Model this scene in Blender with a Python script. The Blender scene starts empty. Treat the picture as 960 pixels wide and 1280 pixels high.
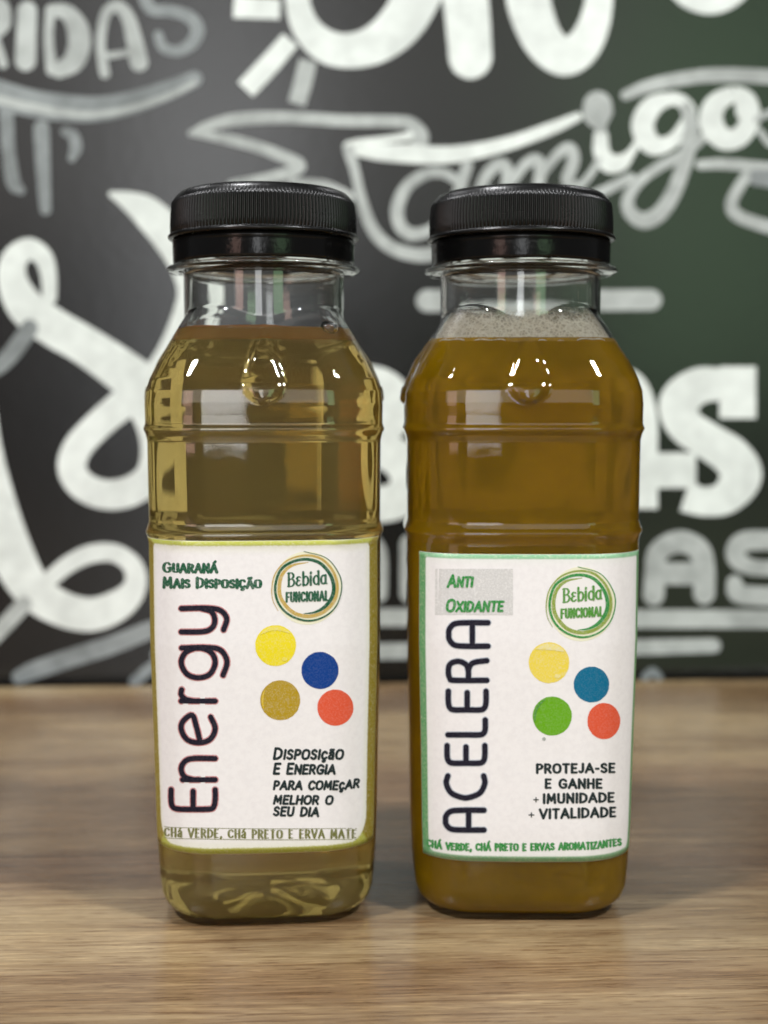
import bpy, bmesh, math, random
import numpy as np
from mathutils import Vector, Matrix
from mathutils.bvhtree import BVHTree

random.seed(7)
R = math.radians
scene = bpy.context.scene
COL = scene.collection

# ------------------------------------------------------------------ camera
FPX = 1670.0                      # focal length in pixels of a 960 px wide frame
CAM_H = 0.1026
PITCH = R(4.6)
cd = bpy.data.cameras.new("camera")
cam = bpy.data.objects.new("camera", cd)
COL.objects.link(cam)
scene.camera = cam
cam.location = (0, 0, CAM_H)
cam.rotation_euler = (R(90) - PITCH, 0, 0)
cd.sensor_fit = 'HORIZONTAL'
cd.sensor_width = 36
cd.lens = 36 * FPX / 960
cd.clip_start = 0.01
cd.clip_end = 50
cd.dof.use_dof = True
cd.dof.focus_distance = 0.242
cd.dof.aperture_fstop = cd.lens / 3.5

# ------------------------------------------------------------------ render
scene.render.engine = 'CYCLES'
scene.cycles.use_denoising = True
scene.cycles.denoising_prefilter = 'ACCURATE'
scene.cycles.use_adaptive_sampling = True
scene.cycles.adaptive_threshold = 0.01
scene.cycles.max_bounces = 20
scene.cycles.transmission_bounces = 16
scene.cycles.glossy_bounces = 6
scene.cycles.transparent_max_bounces = 16
scene.cycles.diffuse_bounces = 4
scene.cycles.sample_clamp_indirect = 4.0
scene.cycles.caustics_refractive = True
scene.cycles.caustics_reflective = False
scene.view_settings.view_transform = 'Standard'
scene.view_settings.look = 'None'
scene.view_settings.exposure = 0.0
scene.view_settings.gamma = 1.0

# ------------------------------------------------------------------ world + lamps
world = bpy.data.worlds.new("World")
scene.world = world
world.use_nodes = True
bg = world.node_tree.nodes["Background"]
bg.inputs[0].default_value = (0.95, 0.98, 1.0, 1)
bg.inputs[1].default_value = 0.12


def lamp(name, loc, target, size, power, color=(1, 1, 1), size_y=None, spread=None):
    ld = bpy.data.lights.new(name, 'AREA')
    ld.shape = 'RECTANGLE' if size_y else 'DISK'
    ld.size = size
    if size_y:
        ld.size_y = size_y
    ld.energy = power
    ld.color = color
    if spread:
        ld.spread = spread
    o = bpy.data.objects.new(name, ld)
    COL.objects.link(o)
    o.location = loc
    d = Vector(target) - Vector(loc)
    o.rotation_euler = d.to_track_quat('-Z', 'Y').to_euler()
    return o


T = (0, 0.28, 0.07)
lamp("ceiling_lamp", (-0.80, -0.35, 1.45), T, 0.15, 25.5, (0.98, 0.98, 1.0))
lamp("ceiling_lamp", (0.85, -0.40, 1.45), T, 0.15, 25.5, (0.98, 0.98, 1.0))
lamp("room_wall", (-0.5, -1.9, 0.86), (-0.2, 0.4, 0.3), 2.6, 7.2, (1.0, 0.97, 0.93), 0.8)
lamp("back_lamp", (-0.30, 0.43, 1.3), (0.02, 0.25, 0), 0.14, 7, (0.98, 0.98, 1.0))
lamp("white_doorway", (-0.12, -1.6, 0.45), (0, 0.3, 0.1), 0.30, 3.4, (0.96, 0.98, 1.0), 0.9)
lamp("garden_window", (0.85, -1.6, 0.55), (0.05, 0.3, 0.1), 0.50, 2.6, (0.60, 1.0, 0.56), 0.9)
lamp("warm_wall", (-0.95, -1.3, 0.40), (0, 0.3, 0.1), 0.35, 2.2, (1.0, 0.62, 0.52), 0.8)


# ------------------------------------------------------------------ helpers
def cam_ray(px, py):
    """direction of the line of sight through a point measured in the photograph"""
    x = (px - 480.0) / FPX
    y = -(py - 640.0) / FPX
    c, s = math.cos(PITCH), math.sin(PITCH)
    return Vector((x, c + y * s, -s + y * c))


def on_table(px, py):
    d = cam_ray(px, py)
    t = -CAM_H / d.z
    return Vector((0, 0, CAM_H)) + d * t


def project(p):
    v = Vector(p) - Vector((0, 0, CAM_H))
    c, s = math.cos(PITCH), math.sin(PITCH)
    depth = v.y * c - v.z * s
    up = v.y * s + v.z * c
    return 480 + FPX * v.x / depth, 640 - FPX * up / depth


def mesh_obj(name, verts, faces, mat, parent=None, smooth=False, uvs=None):
    me = bpy.data.meshes.new(name)
    me.from_pydata([tuple(v) for v in verts], [], faces)
    if uvs is not None:
        uvl = me.uv_layers.new(name="UVMap")
        for poly in me.polygons:
            for li in poly.loop_indices:
                uvl.data[li].uv = uvs[me.loops[li].vertex_index]
    if smooth:
        me.polygons.foreach_set("use_smooth", [True] * len(me.polygons))
    me.update()
    if mat:
        me.materials.append(mat)
    o = bpy.data.objects.new(name, me)
    COL.objects.link(o)
    if parent:
        o.parent = parent
    return o


def new_mat(name):
    m = bpy.data.materials.new(name)
    m.use_nodes = True
    nt = m.node_tree
    nt.nodes.clear()
    out = nt.nodes.new('ShaderNodeOutputMaterial')
    return m, nt, out


class NT:
    """short-hand for wiring nodes"""
    def __init__(s, nt):
        s.nt = nt

    def n(s, t, **kw):
        nd = s.nt.nodes.new(t)
        for k, v in kw.items():
            setattr(nd, k, v)
        return nd

    def put(s, sock, v):
        if isinstance(v, bpy.types.NodeSocket):
            s.nt.links.new(v, sock)
        elif v is not None:
            sock.default_value = v

    def m(s, op, a, b=None, c=None, clamp=False):
        nd = s.n('ShaderNodeMath', operation=op)
        nd.use_clamp = clamp
        s.put(nd.inputs[0], a)
        if b is not None:
            s.put(nd.inputs[1], b)
        if c is not None:
            s.put(nd.inputs[2], c)
        return nd.outputs[0]

    def mix(s, f, a, b, mode='MIX'):
        nd = s.n('ShaderNodeMix', data_type='RGBA', blend_type=mode)
        s.put(nd.inputs[0], f)
        s.put(nd.inputs[6], a if not isinstance(a, tuple) else tuple(a) + (1,) * (4 - len(a)))
        s.put(nd.inputs[7], b if not isinstance(b, tuple) else tuple(b) + (1,) * (4 - len(b)))
        return nd.outputs[2]

    def ramp(s, f, stops, interp='LINEAR'):
        nd = s.n('ShaderNodeValToRGB')
        cr = nd.color_ramp
        cr.interpolation = interp
        while len(cr.elements) < len(stops):
            cr.elements.new(0.5)
        for e, (p, c) in zip(cr.elements, stops):
            e.position = p
            e.color = tuple(c) + (1,) if len(c) == 3 else c
        s.put(nd.inputs[0], f)
        return nd.outputs[0]

    def smooth(s, v, a, b):
        nd = s.n('ShaderNodeMapRange', interpolation_type='SMOOTHSTEP')
        s.put(nd.inputs[0], v)
        nd.inputs[1].default_value = a
        nd.inputs[2].default_value = b
        return nd.outputs[0]

    def coord(s, which='Object', scale=(1, 1, 1), rot=(0, 0, 0)):
        tc = s.n('ShaderNodeTexCoord')
        mp = s.n('ShaderNodeMapping')
        mp.inputs['Scale'].default_value = scale
        mp.inputs['Rotation'].default_value = rot
        s.put(mp.inputs[0], tc.outputs[which])
        return mp.outputs[0]

    def noise(s, vec, scale, detail=4, rough=0.5, dist=0.0):
        nd = s.n('ShaderNodeTexNoise')
        s.put(nd.inputs['Vector'], vec)
        nd.inputs['Scale'].default_value = scale
        nd.inputs['Detail'].default_value = detail
        nd.inputs['Roughness'].default_value = rough
        nd.inputs['Distortion'].default_value = dist
        return nd.outputs[0]

    def bump(s, h, strength, dist):
        nd = s.n('ShaderNodeBump')
        nd.inputs['Strength'].default_value = strength
        nd.inputs['Distance'].default_value = dist
        s.put(nd.inputs['Height'], h)
        return nd.outputs[0]

    def bsdf(s, **kw):
        nd = s.n('ShaderNodeBsdfPrincipled')
        for k, v in kw.items():
            k = k.replace('_', ' ')
            if isinstance(v, tuple) and len(v) == 3:
                v = v + (1,)
            s.put(nd.inputs[k], v)
        return nd


def srgb(r, g, b):
    f = lambda c: (c / 255 / 12.92) if c / 255 <= 0.04045 else ((c / 255 + 0.055) / 1.055) ** 2.4
    return (f(r), f(g), f(b))


# ------------------------------------------------------------------ materials
def mat_pet():
    m, nt, out = new_mat("clear_pet_plastic")
    k = NT(nt)
    v = k.coord('Object')
    b = k.bump(k.noise(v, 120, 2), 0.05, 0.0006)
    p = k.n('ShaderNodeBsdfGlass')
    p.inputs['Color'].default_value = (0.985, 0.99, 0.985, 1)
    p.inputs['Roughness'].default_value = 0.0
    p.inputs['IOR'].default_value = 1.50
    k.put(p.inputs['Normal'], b)
    nt.links.new(p.outputs[0], out.inputs[0])
    return m


def mat_liquid(name, absorb, dens, cloud_col=None, cloud=0.0):
    m, nt, out = new_mat(name)
    k = NT(nt)
    p = k.n('ShaderNodeBsdfRefraction')
    p.inputs['Color'].default_value = (1, 1, 1, 1)
    p.inputs['Roughness'].default_value = 0.0
    p.inputs['IOR'].default_value = 1.33
    g = k.n('ShaderNodeBsdfGlass')
    g.inputs['IOR'].default_value = 1.33
    g.inputs['Roughness'].default_value = 0.0
    sh = g.outputs[0]
    if cloud > 0:
        d = k.n('ShaderNodeBsdfDiffuse')
        v = k.coord('Object')
        nz = k.smooth(k.noise(v, 26, 4, 0.6, 0.6), 0.3, 0.7)
        c = k.mix(nz, tuple(x * 0.78 for x in cloud_col), tuple(min(1, x * 1.2) for x in cloud_col))
        k.put(d.inputs[0], c)
        tr = k.n('ShaderNodeBsdfTranslucent')
        k.put(tr.inputs[0], c)
        a = k.n('ShaderNodeMixShader')
        a.inputs[0].default_value = 0.45
        nt.links.new(d.outputs[0], a.inputs[1])
        nt.links.new(tr.outputs[0], a.inputs[2])
        mx = k.n('ShaderNodeMixShader')
        mx.inputs[0].default_value = cloud
        nt.links.new(sh, mx.inputs[1])
        nt.links.new(a.outputs[0], mx.inputs[2])
        sh = mx.outputs[0]
    nt.links.new(sh, out.inputs[0])
    va = k.n('ShaderNodeVolumeAbsorption')
    va.inputs['Color'].default_value = absorb + (1,)
    va.inputs['Density'].default_value = dens
    nt.links.new(va.outputs[0], out.inputs[1])
    return m


def mat_cap(rough):
    m, nt, out = new_mat("black_cap_plastic")
    k = NT(nt)
    v = k.coord('Object')
    nz = k.noise(v, 900, 3)
    rg = k.m('MULTIPLY_ADD', k.noise(v, 120, 3), 0.18, rough - 0.08)
    p = k.bsdf(Base_Color=(0.003, 0.003, 0.003), Roughness=rg, Specular_IOR_Level=0.36,
               Normal=k.bump(nz, 0.12, 0.0004))
    nt.links.new(p.outputs[0], out.inputs[0])
    return m


def mat_chalk(name, col, dark=0.72):
    m, nt, out = new_mat(name)
    k = NT(nt)
    v = k.coord('Object')
    n1 = k.noise(v, 28, 5, 0.65)
    n2 = k.noise(k.coord('Object', (1, 1, 1)), 160, 3, 0.6)
    f = k.m('MULTIPLY_ADD', n2, 0.35, k.m('MULTIPLY', n1, 0.65))
    c = k.mix(k.smooth(f, 0.35, 0.65), tuple(x * dark for x in col), tuple(min(1, x * 1.08) for x in col))
    p = k.bsdf(Base_Color=c, Roughness=0.8, Specular_IOR_Level=0.2)
    nt.links.new(p.outputs[0], out.inputs[0])
    return m


def mat_board():
    m, nt, out = new_mat("black_painted_board")
    k = NT(nt)
    v = k.coord('Object')
    n1 = k.noise(v, 6, 5, 0.6)
    c = k.mix(n1, (0.005, 0.0052, 0.005), (0.009, 0.0092, 0.0088))
    rg = k.m('MULTIPLY_ADD', k.noise(v, 14, 4), 0.08, 0.17)
    p = k.bsdf(Base_Color=c, Roughness=rg, Specular_IOR_Level=0.52,
               Normal=k.bump(k.noise(v, 220, 3), 0.06, 0.0006))
    nt.links.new(p.outputs[0], out.inputs[0])
    return m


def mat_wood(bands):
    """printed wood laminate: long horizontal grain; bands = [(distance from back edge, colour)]"""
    m, nt, out = new_mat("brown_wood_laminate")
    k = NT(nt)
    tc = k.n('ShaderNodeTexCoord')
    sep = k.n('ShaderNodeSeparateXYZ')
    k.put(sep.inputs[0], tc.outputs['Object'])
    X, Y = sep.outputs[0], sep.outputs[1]
    warp = k.noise(k.coord('Object', (3.2, 14, 1)), 1.0, 4, 0.55)
    warp2 = k.noise(k.coord('Object', (9, 60, 1)), 1.0, 4, 0.6)
    d = k.m('MULTIPLY', Y, -1)
    d = k.m('ADD', d, k.m('MULTIPLY', k.m('SUBTRACT', warp, 0.5), 0.075))
    d = k.m('ADD', d, k.m('MULTIPLY', k.m('SUBTRACT', warp2, 0.5), 0.022))
    dmax = bands[-1][0]
    base = k.ramp(k.m('DIVIDE', d, dmax), [(p / dmax, c) for p, c in bands])
    fib = k.noise(k.coord('Object', (16, 620, 1)), 1.0, 6, 0.72, 0.3)
    fib2 = k.noise(k.coord('Object', (5, 150, 1)), 1.0, 5, 0.65, 0.4)
    fib3 = k.noise(k.coord('Object', (45, 2600, 1)), 1.0, 3, 0.7)
    blot = k.noise(k.coord('Object', (11, 26, 1)), 1.0, 5, 0.6, 0.5)
    c = k.mix(k.m('MULTIPLY', k.smooth(blot, 0.42, 0.64), 0.8), base, k.mix(1.0, base, (0.62, 0.54, 0.50), 'MULTIPLY'))
    c = k.mix(k.m('MULTIPLY', k.smooth(fib2, 0.44, 0.66), 0.75), c, k.mix(1.0, c, (0.70, 0.63, 0.58), 'MULTIPLY'))
    c = k.mix(k.m('MULTIPLY', k.smooth(fib, 0.50, 0.70), 0.7), c, k.mix(1.0, c, (0.56, 0.45, 0.38), 'MULTIPLY'))
    c = k.mix(k.m('MULTIPLY', k.smooth(fib, 0.50, 0.32), 0.45), c, k.mix(1.0, c, (1.30, 1.34, 1.36), 'MULTIPLY'))
    c = k.mix(k.m('MULTIPLY', k.smooth(fib3, 0.45, 0.7), 0.30), c, k.mix(1.0, c, (1.30, 1.33, 1.35), 'MULTIPLY'))
    pore = k.noise(k.coord('Object', (90, 1150, 1)), 1.0, 3, 0.7)
    c = k.mix(k.m('MULTIPLY', k.smooth(pore, 0.54, 0.64), 0.7), c, k.mix(1.0, c, (0.52, 0.42, 0.36), 'MULTIPLY'))
    c = k.mix(k.m('MULTIPLY', k.smooth(pore, 0.46, 0.36), 0.8), c, k.mix(1.0, c, (1.38, 1.40, 1.38), 'MULTIPLY'))
    ln = k.noise(k.coord('Object', (3.5, 130, 1)), 1.0, 5, 0.6, 0.5)
    ridge = k.smooth(k.m('ABSOLUTE', k.m('SUBTRACT', ln, 0.5)), 0.022, 0.004)
    brk = k.smooth(k.noise(k.coord('Object', (9, 30, 1)), 1.0, 3), 0.42, 0.60)
    c = k.mix(k.m('MULTIPLY', k.m('MULTIPLY', ridge, brk), 0.75), c, k.mix(1.0, c, (0.52, 0.40, 0.33), 'MULTIPLY'))
    lit = k.smooth(k.m('ABSOLUTE', k.m('SUBTRACT', ln, 0.58)), 0.014, 0.003)
    c = k.mix(k.m('MULTIPLY', k.m('MULTIPLY', lit, brk), 0.5), c, k.mix(1.0, c, (1.5, 1.5, 1.45), 'MULTIPLY'))
    spk = k.n('ShaderNodeTexVoronoi')
    k.put(spk.inputs['Vector'], tc.outputs['Object'])
    spk.inputs['Scale'].default_value = 70
    sm = k.smooth(spk.outputs['Distance'], 0.045, 0.025)
    sel = k.m('GREATER_THAN', k.n('ShaderNodeSeparateColor').outputs[0], 2)
    sc = k.n('ShaderNodeSeparateColor')
    k.put(sc.inputs[0], spk.outputs['Color'])
    sel = k.m('GREATER_THAN', sc.outputs[0], 0.86)
    c = k.mix(k.m('MULTIPLY', sm, sel), c, (0.62, 0.55, 0.42))
    rg = k.m('MULTIPLY_ADD', fib, 0.12, 0.11)
    p = k.bsdf(Base_Color=c, Roughness=rg, Specular_IOR_Level=0.5,
               Normal=k.bump(k.m('MULTIPLY_ADD', fib3, 0.5, fib), 0.22, 0.0004))
    nt.links.new(p.outputs[0], out.inputs[0])
    return m


def mat_ink(name, col, grain=0.25, soft=1.0):
    m, nt, out = new_mat(name)
    k = NT(nt)
    v = k.coord('Object')
    n = k.noise(v, 3600, 2, 0.7)
    lite = tuple(x + (0.75 - x) * grain for x in col)
    c = k.mix(k.smooth(n, 0.42, 0.72), col, lite)
    p = k.bsdf(Base_Color=c, Roughness=0.55, Specular_IOR_Level=0.16)
    nt.links.new(p.outputs[0], out.inputs[0])
    return m


def mat_label(name, W, H, bx, by, rad_low, rad_top, side_col, top_col, tint, fuzz, lines=None):
    """paper with a printed border; UV = millimetres measured from the centre"""
    m, nt, out = new_mat(name)
    k = NT(nt)
    tc = k.n('ShaderNodeTexCoord')
    sep = k.n('ShaderNodeSeparateXYZ')
    k.put(sep.inputs[0], tc.outputs['UV'])
    v = k.coord('Object')
    g1 = k.noise(v, 3000, 2, 0.7)
    g2 = k.noise(v, 900, 3, 0.6)
    jit = k.m('MULTIPLY_ADD', k.m('SUBTRACT', g1, 0.5), fuzz, 0)
    ax = k.m('ABSOLUTE', sep.outputs[0])
    ay = k.m('ABSOLUTE', sep.outputs[1])
    rad = k.m('MULTIPLY_ADD', k.m('GREATER_THAN', sep.outputs[1], 0), rad_top - rad_low, rad_low)
    qx = k.m('ADD', k.m('ADD', ax, -(W / 2 - bx)), rad)
    qy = k.m('ADD', k.m('ADD', ay, -(H / 2 - by)), rad)
    mx = k.m('MAXIMUM', qx, 0)
    my = k.m('MAXIMUM', qy, 0)
    ln = k.m('SQRT', k.m('ADD', k.m('MULTIPLY', mx, mx), k.m('MULTIPLY', my, my)))
    ins = k.m('MINIMUM', k.m('MAXIMUM', qx, qy), 0)
    sd = k.m('SUBTRACT', k.m('ADD', ln, ins), rad)
    sd = k.m('ADD', sd, jit)
    bd = k.smooth(sd, -0.18, 0.18)
    sidef = k.smooth(k.m('SUBTRACT', qx, qy), -0.6, 0.6)
    bcol = k.mix(sidef, top_col, side_col)
    bcol = k.mix(k.m('MULTIPLY', k.smooth(g1, 0.45, 0.75), 0.45), bcol, (0.72, 0.70, 0.55))
    paper = k.mix(k.smooth(g2, 0.35, 0.7), (0.84, 0.832, 0.845), (0.80, 0.79, 0.805))
    paper = k.mix(k.m('MULTIPLY', k.smooth(g1, 0.5, 0.8), 0.16), paper, (0.62, 0.6, 0.62))
    # a pale wash next to the border
    wash = k.m('MULTIPLY', k.smooth(sd, -2.0, 0.1), tint[3])
    paper = k.mix(wash, paper, tint[:3])
    c = k.mix(bd, paper, bcol)
    # outermost thin white cut edge
    e = k.m('MAXIMUM', k.m('ADD', ax, -(W / 2) + 0.10), k.m('ADD', ay, -(H / 2) + 0.10))
    c = k.mix(k.smooth(e, 0, 0.05), c, (0.55, 0.55, 0.40))
    p = k.bsdf(Base_Color=c, Roughness=0.42, Specular_IOR_Level=0.35,
               Normal=k.bump(g2, 0.05, 0.0003))
    nt.links.new(p.outputs[0], out.inputs[0])
    return m


def mat_foam():
    m, nt, out = new_mat("beige_foam_bubbles")
    k = NT(nt)
    tc = k.n('ShaderNodeTexCoord')
    sep = k.n('ShaderNodeSeparateXYZ')
    k.put(sep.inputs[0], tc.outputs['Object'])
    hgt = k.smooth(sep.outputs[2], 0.1232, 0.1160)
    warp = k.n('ShaderNodeVectorMath', operation='MULTIPLY_ADD')
    nzv = k.n('ShaderNodeTexNoise')
    k.put(nzv.inputs['Vector'], tc.outputs['Object'])
    nzv.inputs['Scale'].default_value = 220
    k.put(warp.inputs[0], nzv.outputs['Color'])
    warp.inputs[1].default_value = (0.0016, 0.0016, 0.0016)
    k.put(warp.inputs[2], tc.outputs['Object'])

    def cells(scale):
        vo = k.n('ShaderNodeTexVoronoi', feature='DISTANCE_TO_EDGE')
        k.put(vo.inputs['Vector'], warp.outputs[0])
        vo.inputs['Scale'].default_value = scale
        return vo.outputs['Distance']
    big = k.noise(tc.outputs['Object'], 240, 4)
    wallf = k.smooth(cells(1500), 0.22, 0.05)
    wallb = k.smooth(cells(620), 0.16, 0.03)
    up = k.smooth(sep.outputs[2], 0.1170, 0.1215)
    dense = k.m('ADD', k.smooth(k.m('ADD', hgt, k.m('MULTIPLY_ADD', big, 0.8, -0.4)), 0.25, 0.85), 0)
    web = k.m('ADD', k.m('MULTIPLY', wallf, 0.55), k.m('MULTIPLY', wallb, 0.45))
    a = k.m('ADD', k.m('MULTIPLY', dense, 0.80), k.m('MULTIPLY', web, k.m('MULTIPLY_ADD', up, -0.25, 0.50)), clamp=True)
    a = k.m('MULTIPLY', a, k.smooth(k.m('ADD', sep.outputs[2], k.m('MULTIPLY', big, 0.003)), 0.1240, 0.1212))
    col = k.mix(web, (0.74, 0.66, 0.50), (0.95, 0.90, 0.78))
    d = k.n('ShaderNodeBsdfDiffuse')
    k.put(d.inputs[0], col)
    tl = k.n('ShaderNodeBsdfTranslucent')
    k.put(tl.inputs[0], col)
    dm = k.n('ShaderNodeMixShader')
    dm.inputs[0].default_value = 0.35
    nt.links.new(d.outputs[0], dm.inputs[1])
    nt.links.new(tl.outputs[0], dm.inputs[2])
    tr = k.n('ShaderNodeBsdfTransparent')
    mx = k.n('ShaderNodeMixShader')
    k.put(mx.inputs[0], a)
    nt.links.new(tr.outputs[0], mx.inputs[1])
    nt.links.new(dm.outputs[0], mx.inputs[2])
    nt.links.new(mx.outputs[0], out.inputs[0])
    return m


# ------------------------------------------------------------------ strokes
def catmull(pts, n=8, closed=False):
    P = [np.array(p, float) for p in pts]
    if len(P) < 3 and not closed:
        out = []
        for i in range(len(P) - 1):
            for j in range(n):
                out.append(P[i] + (P[i + 1] - P[i]) * j / n)
        out.append(P[-1])
        return out
    if closed:
        P = P[:-1] if np.allclose(P[0][:2], P[-1][:2]) else P
        Q = [P[-1]] + P + [P[0], P[1]]
    else:
        Q = [2 * P[0] - P[1]] + P + [2 * P[-1] - P[-2]]
    out = []
    for i in range(1, len(Q) - 2):
        p0, p1, p2, p3 = Q[i - 1], Q[i], Q[i + 1], Q[i + 2]
        for j in range(n):
            t = j / n
            out.append(0.5 * ((2 * p1) + (-p0 + p2) * t + (2 * p0 - 5 * p1 + 4 * p2 - p3) * t * t
                              + (-p0 + 3 * p1 - 3 * p2 + p3) * t ** 3))
    out.append(Q[-2])
    return out


def ribbon(path, cap='round', step=None, pen=None):
    """path: list of (x, y, w) -> 2D verts and faces; pen=(vertical-stroke w, horizontal-stroke w)"""
    P = [np.array(p, float) for p in path]
    Q = [P[0]]
    for p in P[1:]:
        if np.hypot(*(p[:2] - Q[-1][:2])) > 1e-4:
            Q.append(p)
    P = Q
    n = len(P)
    V, F = [], []
    rows = []

    def width(w, d):
        if pen is None:
            return w
        return math.hypot(pen[0] * d[1], pen[1] * d[0])
    tang = []
    for i in range(n):
        a = P[max(0, i - 1)][:2]
        b = P[min(n - 1, i + 1)][:2]
        d = b - a
        tang.append(d / (np.hypot(*d) + 1e-9))
    if cap == 'round':
        w = width(P[0][2] if pen is None else 0, tang[0]) / 2
        for k in range(4):
            a = (k + 0.35) / 4 * math.pi / 2
            c = P[0][:2] - tang[0] * w * math.cos(a)
            nn = np.array([-tang[0][1], tang[0][0]]) * w * math.sin(a)
            rows.append((c + nn, c - nn))
    for i in range(n):
        w = width(P[i][2] if pen is None else 0, tang[i]) / 2
        nn = np.array([-tang[i][1], tang[i][0]]) * w
        rows.append((P[i][:2] + nn, P[i][:2] - nn))
    if cap == 'round':
        w = width(P[-1][2] if pen is None else 0, tang[-1]) / 2
        for k in range(3, -1, -1):
            a = (k + 0.35) / 4 * math.pi / 2
            c = P[-1][:2] + tang[-1] * w * math.cos(a)
            nn = np.array([-tang[-1][1], tang[-1][0]]) * w * math.sin(a)
            rows.append((c + nn, c - nn))
    for a, b in rows:
        V.append(a)
        V.append((a + b) / 2)
        V.append(b)
    for i in range(len(rows) - 1):
        q = 3 * i
        F.append((q, q + 1, q + 4, q + 3))
        F.append((q + 1, q + 2, q + 5, q + 4))
    return V, F


def line_pts(pts, w, n=5):
    """straight-sided polyline, corners rounded a little by doubled points"""
    out = []
    for a, b in zip(pts[:-1], pts[1:]):
        for j in range(n):
            t = j / n
            out.append((a[0] + (b[0] - a[0]) * t, a[1] + (b[1] - a[1]) * t, w))
    out.append((pts[-1][0], pts[-1][1], w))
    return out


# ------------------------------------------------------------------ lettering (drawn stroke by stroke)
S, L = 's', 'l'
O_ = (S, [(.4, 1), (.12, .88), (.02, .5), (.12, .12), (.4, 0), (.68, .12), (.78, .5), (.68, .88), (.4, 1)])
CAPS = {
    'A': (.8, [(L, [(0, 0), (.4, 1)]), (L, [(.4, 1), (.8, 0)]), (L, [(.14, .33), (.66, .33)])]),
    'B': (.66, [(L, [(.04, 0), (.04, 1)]), (S, [(.04, 1), (.4, .98), (.56, .76), (.4, .55), (.04, .53)]),
                (S, [(.04, .53), (.44, .5), (.62, .27), (.44, .03), (.04, 0)])]),
    'C': (.72, [(S, [(.7, .82), (.45, 1), (.15, .88), (.02, .5), (.15, .12), (.45, 0), (.7, .18)])]),
    'D': (.74, [(L, [(.05, 0), (.05, 1)]), (S, [(.05, 1), (.4, .96), (.66, .75), (.7, .5), (.66, .25), (.4, .04), (.05, 0)])]),
    'E': (.58, [(L, [(.05, 0), (.05, 1)]), (L, [(.05, 1), (.56, 1)]), (L, [(.05, .52), (.48, .52)]), (L, [(.05, 0), (.56, 0)])]),
    'F': (.56, [(L, [(.05, 0), (.05, 1)]), (L, [(.05, 1), (.56, 1)]), (L, [(.05, .52), (.46, .52)])]),
    'G': (.78, [(S, [(.72, .82), (.45, 1), (.15, .88), (.02, .5), (.15, .12), (.45, 0), (.7, .12), (.74, .42)]), (L, [(.46, .44), (.76, .44)])]),
    'H': (.7, [(L, [(.05, 0), (.05, 1)]), (L, [(.65, 0), (.65, 1)]), (L, [(.05, .52), (.65, .52)])]),
    'I': (.12, [(L, [(.06, 0), (.06, 1)])]),
    'J': (.45, [(S, [(.4, 1), (.4, .55), (.38, .2), (.2, .0), (.0, .12)])]),
    'L': (.52, [(L, [(.05, 1), (.05, 0)]), (L, [(.05, 0), (.52, 0)])]),
    'M': (.9, [(L, [(.05, 0), (.12, 1)]), (L, [(.12, 1), (.45, .25)]), (L, [(.45, .25), (.78, 1)]), (L, [(.78, 1), (.85, 0)])]),
    'N': (.74, [(L, [(.05, 0), (.05, 1)]), (L, [(.05, 1), (.68, 0)]), (L, [(.68, 0), (.68, 1)])]),
    'O': (.8, [O_]),
    'P': (.62, [(L, [(.05, 0), (.05, 1)]), (S, [(.05, 1), (.42, .98), (.6, .74), (.42, .48), (.05, .46)])]),
    'R': (.66, [(L, [(.05, 0), (.05, 1)]), (S, [(.05, 1), (.42, .98), (.58, .75), (.42, .5), (.05, .48)]), (L, [(.3, .48), (.64, 0)])]),
    'S': (.6, [(S, [(.54, .84), (.32, 1), (.08, .86), (.1, .62), (.32, .51), (.52, .36), (.52, .12), (.28, 0), (.03, .14)])]),
    'T': (.66, [(L, [(.33, 0), (.33, 1)]), (L, [(0, 1), (.66, 1)])]),
    'U': (.7, [(S, [(.05, 1), (.05, .35), (.12, .08), (.35, 0), (.58, .08), (.65, .35), (.65, 1)])]),
    'V': (.76, [(L, [(0, 1), (.38, 0)]), (L, [(.38, 0), (.76, 1)])]),
    'X': (.7, [(L, [(0, 0), (.7, 1)]), (L, [(0, 1), (.7, 0)])]),
    'Z': (.64, [(L, [(0, 1), (.62, 1)]), (L, [(.62, 1), (.02, 0)]), (L, [(.02, 0), (.64, 0)])]),
    '-': (.34, [(L, [(.02, .42), (.32, .42)])]),
    '+': (.7, [(L, [(.05, .42), (.65, .42)]), (L, [(.35, .12), (.35, .72)])]),
    ',': (.14, [(L, [(.09, .06), (.02, -.16)])]),
    '.': (.12, [(L, [(.06, .0), (.07, .06)])]),
    ' ': (.42, []),
    '´': (0, [(L, [(0, 1.12), (.14, 1.34)])]),
}


def accent(base, kind):
    w, st = CAPS[base]
    st = list(st)
    c = w / 2
    if kind == 'acute':
        st.append((L, [(c, 1.16), (c + .2, 1.38)]))
    if kind == 'tilde':
        st.append((S, [(c - .2, 1.2), (c - .08, 1.3), (c + .06, 1.2), (c + .2, 1.3)]))
    if kind == 'cedil':
        st.append((S, [(c + .05, 0), (c + .02, -.12), (c + .14, -.2), (c, -.34), (c - .12, -.28)]))
    return w, st


CAPS['Á'] = accent('A', 'acute')
CAPS['Ã'] = accent('A', 'tilde')
CAPS['Ç'] = accent('C', 'cedil')
CAPS['ç'] = (.56, [(S, [(.52, .66), (.34, .8), (.12, .7), (.03, .4), (.12, .1), (.34, 0), (.54, .14)]), (S, [(.32, 0), (.30, -.1), (.42, -.18), (.30, -.32), (.18, -.26)])])
CAPS['ã'] = (.58, [(S, [(.08, .66), (.26, .8), (.46, .72), (.5, .5), (.5, 0)]), (S, [(.5, .46), (.24, .42), (.05, .26), (.1, .04), (.3, .02), (.5, .18)]),
                   (S, [(.1, .98), (.2, 1.06), (.34, .96), (.46, 1.04)])])
CAPS['á'] = (.58, CAPS['ã'][1][:2] + [(L, [(.24, .94), (.4, 1.12)])])

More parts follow.
